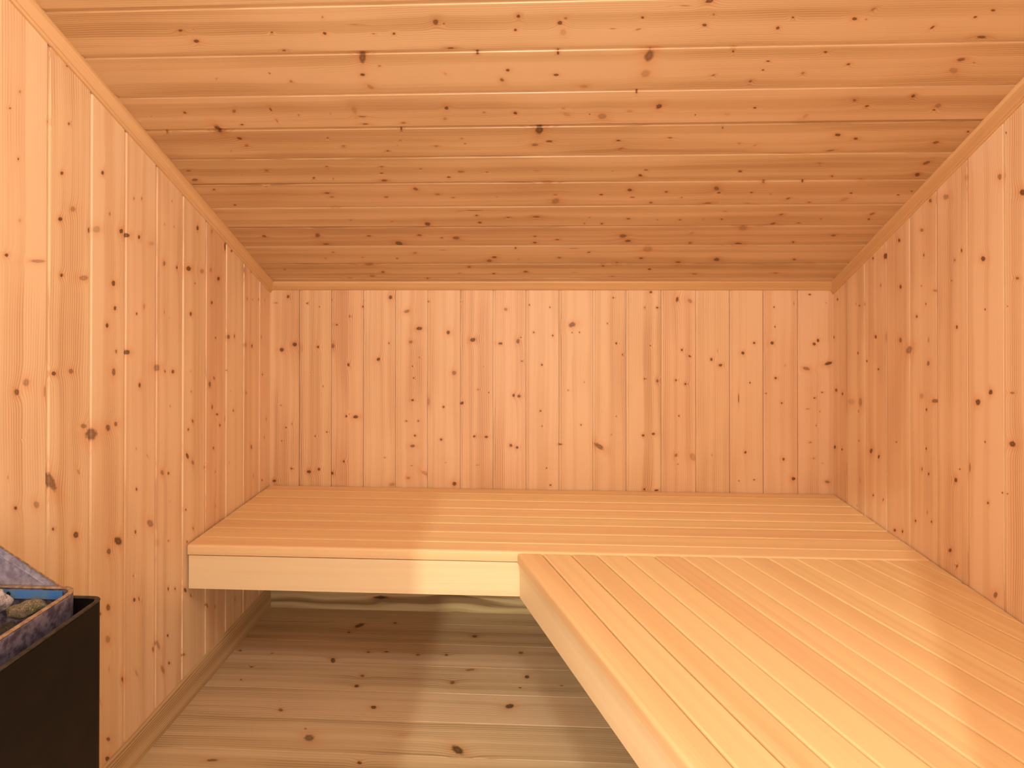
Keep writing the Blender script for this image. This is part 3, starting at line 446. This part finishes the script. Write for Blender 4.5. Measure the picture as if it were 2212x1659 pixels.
# paler rolled rim on top of the basket
def rim_ring(name, x0, x1, y0, y1, rad, z, th, mat, parent):
    mb = MB(); rs = []
    for k in range(10):
        a = 2 * math.pi * k / 10; off = th / 2 - (th / 2) * math.cos(a); zz = z + 0.0022 * math.sin(a)
        rs.append([(x, y, zz) for x, y in rrect(x0 + off, x1 - off, y0 + off, y1 - off, max(0.002, rad - off))])
    n = len(rs[0])
    for q in range(10):
        a, b = rs[q], rs[(q + 1) % 10]
        for i in range(n): mb.poly([a[i], a[(i + 1) % n], b[(i + 1) % n], b[i]], smooth=True)
    return mb.build(name, mat, parent)
rim_ring('basket_rim', bx0 - 0.001, bx1 + 0.001, by0 - 0.001, by1 + 0.001, 0.031, ZR + 0.001, 0.0100, 'rim', heater)
rim_ring('casing_rim', hx0 - 0.001, hx1 + 0.001, hy0 - 0.001, hy1 + 0.001, 0.024, ZH + 0.001, 0.0105, 'casing_rim', heater)
# liner plate, its blue reflection in the colour, inside the basket with two rivets
yl = by1 - 0.0095
mb = MB(); box(mb, bx0 + 0.016, bx1 - 0.030, yl - 0.0015, yl, CAMZ - 0.5955, ZR - 0.002)
liner = mb.build('liner_plate', 'blue', heater); liner['label'] = 'inner plate with a bluish reflection in its colour'
def rivet(x, z):
    mb = MB(); n = 14
    prof = [(0.0042, 0.0), (0.0042, 0.0008), (0.0034, 0.0018), (0.0018, 0.0022), (0.0012, 0.0012)]
    for (ra, da), (rb, db) in zip(prof[:-1], prof[1:]):
        for i in range(n):
            a, b = 2 * math.pi * i / n, 2 * math.pi * (i + 1) / n
            f = lambda rr, dd, t: (x + rr * math.cos(t), yl - 0.0015 - dd, z + rr * math.sin(t))
            mb.poly([f(ra, da, a), f(ra, da, b), f(rb, db, b), f(rb, db, a)], smooth=True)
    mb.poly([(x + 0.0012 * math.cos(2 * math.pi * i / n), yl - 0.0027, z + 0.0012 * math.sin(2 * math.pi * i / n)) for i in range(n)])
    mb.poly([(x + 0.0042 * math.cos(-2 * math.pi * i / n), yl - 0.0015, z + 0.0042 * math.sin(-2 * math.pi * i / n)) for i in range(n)])
    rv = mb.build('rivet', 'black', liner)
    rv.location = (0, 0, 0)   # the mesh is in world coordinates, the parent carries the offset
    return rv
# sheet-metal guard with a sloping end that rises towards the wall
def plate(name, outline, y0, y1, mat, parent):
    mb = MB()
    mb.poly([(x, y0, z) for x, z in outline]); mb.poly([(x, y1, z) for x, z in reversed(outline)])
    n = len(outline)
    for i in range(n):
        (xa, za), (xb, zb) = outline[i], outline[(i + 1) % n]
        mb.poly([(xa, y1, za), (xb, y1, zb), (xb, y0, zb), (xa, y0, za)])
    return mb.build(name, mat, parent)
gy = by1 + 0.0015
tipx, tipz = -0.9335, CAMZ - 0.5775
hix, hiz = -1.114, CAMZ - 0.4665
g1 = plate('guard', [(tipx, tipz), (hix, hiz), (hix, ZR - 0.02), (tipx - 0.001, ZR - 0.02)], gy, gy + 0.0015, 'galv', heater)
g1['label'] = 'grey sloping end plate rising towards the wall'
dx, dz = hix - tipx, hiz - tipz; LL = math.hypot(dx, dz); nx, nz = dz / LL * -1, dx / LL
nx, nz = (nx, nz) if nz > 0 else (-nx, -nz)
fl = plate('guard_flange', [(tipx, tipz), (tipx + nx * 0.0013, tipz + nz * 0.0013), (hix + nx * 0.0013, hiz + nz * 0.0013), (hix, hiz)], gy - 0.0012, gy + 0.0018, 'rim', g1)
in_x, in_z = -nx, -nz
cr = plate('crease', [(tipx - 0.004 + in_x * 0.010 + dx / LL * 0.03, tipz + in_z * 0.010 + dz / LL * 0.03), (hix + in_x * 0.014, hiz + in_z * 0.014), (hix + in_x * 0.0155, hiz + in_z * 0.0155), (tipx - 0.004 + in_x * 0.0112 + dx / LL * 0.03, tipz + in_z * 0.0112 + dz / LL * 0.03)], gy - 0.0012, gy, 'galv', g1)
mb = MB(); box(mb, hix, hix + 0.0015, by0, gy, ZR - 0.02, hiz); mb.build('back_guard', 'galv', heater)
for o_ in (fl, cr): o_.location = (0, 0, 0)
# re-seat the sub-parts: their meshes are in world coordinates, their parents carry the offset
rivet(-1.0288, CAMZ - 0.5865); rivet(-1.0255, CAMZ - 0.5985)
for x in (hx0 + 0.03, hx1 - 0.03):
    for y in (hy0 + 0.03, hy1 - 0.03):
        mb = MB(); ring0 = [(x + 0.015 * math.cos(2 * math.pi * k / 12), y + 0.015 * math.sin(2 * math.pi * k / 12)) for k in range(12)]
        for k in range(12):
            a, b = ring0[k], ring0[(k + 1) % 12]; mb.poly([(*a, 0), (*b, 0), (*b, 0.051), (*a, 0.051)], smooth=True)
        mb.poly([(*p, 0) for p in reversed(ring0)]); mb.poly([(*p, 0.051) for p in ring0])
        mb.build('foot', 'black', heater)

# stones lying in the basket: every one a thing
def stone(loc, rx, ry, rz, rot, seed, mat, label):
    import bmesh
    from mathutils import noise
    bm = bmesh.new(); bmesh.ops.create_icosphere(bm, subdivisions=4, radius=1.0)
    rr = random.Random(seed); o3 = Vector((rr.random() * 50, rr.random() * 50, rr.random() * 50))
    for v_ in bm.verts:
        n1 = noise.noise(v_.co * 0.9 + o3) * 0.35 + noise.noise(v_.co * 2.3 + o3) * 0.16 + noise.noise(v_.co * 6 + o3) * 0.05 + noise.noise(v_.co * 14 + o3) * 0.02
        v_.co = v_.co * (1 + n1)
        v_.co = Vector((v_.co.x * rx, v_.co.y * ry, v_.co.z * rz))
    for f_ in bm.faces: f_.smooth = True
    me = bpy.data.meshes.new('heater_stone'); bm.to_mesh(me); bm.free()
    o = bpy.data.objects.new('heater_stone', me); C.objects.link(o); o.location = loc; o.rotation_euler = rot
    me.materials.append(M[mat])
    tag(o, label, 'stone', 'stones in the heater basket')
    return o
stone((-1.034, 1.140, CAMZ - 0.591), 0.026, 0.020, 0.024, (0.0, 0.3, 0.2), 4, 'stone_pale', 'pale speckled granite stone at the left edge of the heater basket')
stone((-0.968, 1.142, CAMZ - 0.603), 0.030, 0.015, 0.017, (0.0, 0.0, 0.25), 9, 'stone_moss', 'mottled grey-green stone below the bluish inner plate of the heater')
stone((-0.962, 1.092, CAMZ - 0.624), 0.030, 0.026, 0.020, (0.2, 0.1, 0.9), 14, 'stone_dark', 'dark stone low in the basket in front of the mottled stone')
stone((-0.945, 1.020, CAMZ - 0.622), 0.028, 0.030, 0.022, (0.0, 0.1, 0.2), 21, 'stone_dark', 'dark stone against the near side of the heater basket')

# ------------------------------------------------------------------ camera
F_PX, CXP, CYP = 1345.12, 1097.12, 625.41
pitch, roll, yaw = 0.00492, 0.00071, 0.04846
fw = Vector((-math.sin(yaw), math.cos(yaw), 0)); rt = Vector((math.cos(yaw), math.sin(yaw), 0)); up = Vector((0, 0, 1))
f2 = fw * math.cos(pitch) + up * math.sin(pitch); u2 = -fw * math.sin(pitch) + up * math.cos(pitch)
r3 = rt * math.cos(roll) + u2 * math.sin(roll); u3 = -rt * math.sin(roll) + u2 * math.cos(roll)
cd = bpy.data.cameras.new('camera'); cam = bpy.data.objects.new('camera', cd); C.objects.link(cam)
m = Matrix((r3, u3, -f2)).transposed().to_4x4(); m.translation = Vector((0, 0, CAMZ)); cam.matrix_world = m
cd.sensor_fit = 'HORIZONTAL'; cd.sensor_width = 36.0; cd.lens = 36.0 * F_PX / 2212
cd.shift_x = (1106 - CXP) / 2212; cd.shift_y = -(829.5 - CYP) / 2212
cd.clip_start = 0.02
bpy.context.scene.camera = cam

# ------------------------------------------------------------------ light
def lamp(name, loc, power, col, rad):
    l = bpy.data.lights.new(name, 'POINT'); l.energy = power; l.color = col; l.shadow_soft_size = rad
    o = bpy.data.objects.new(name, l); C.objects.link(o); o.location = loc; return o
lamp('ceiling_lamp', (-0.05, 0.45, CAMZ + 0.86), 36.0, (1.0, 0.93, 0.79), 0.13)
lamp('hall_lamp', (-0.385, -1.45, 2.10), 185.0, (1.0, 0.95, 0.70), 0.02)
w = bpy.data.worlds.new('world'); bpy.context.scene.world = w; w.use_nodes = True
w.node_tree.nodes['Background'].inputs[0].default_value = (1.0, 0.90, 0.76, 1); w.node_tree.nodes['Background'].inputs[1].default_value = 5.0
vs = bpy.context.scene.view_settings
vs.view_transform = 'Standard'; vs.look = 'None'; vs.exposure = 0.08; vs.gamma = 1.0; vs.use_curve_mapping = False
bpy.context.scene.cycles.max_bounces = 6; bpy.context.scene.cycles.diffuse_bounces = 5; bpy.context.scene.cycles.glossy_bounces = 2
bpy.context.scene.cycles.use_light_tree = False
bpy.context.scene.cycles.caustics_reflective = False; bpy.context.scene.cycles.caustics_refractive = False
bpy.context.scene.cycles.adaptive_threshold = 0.02
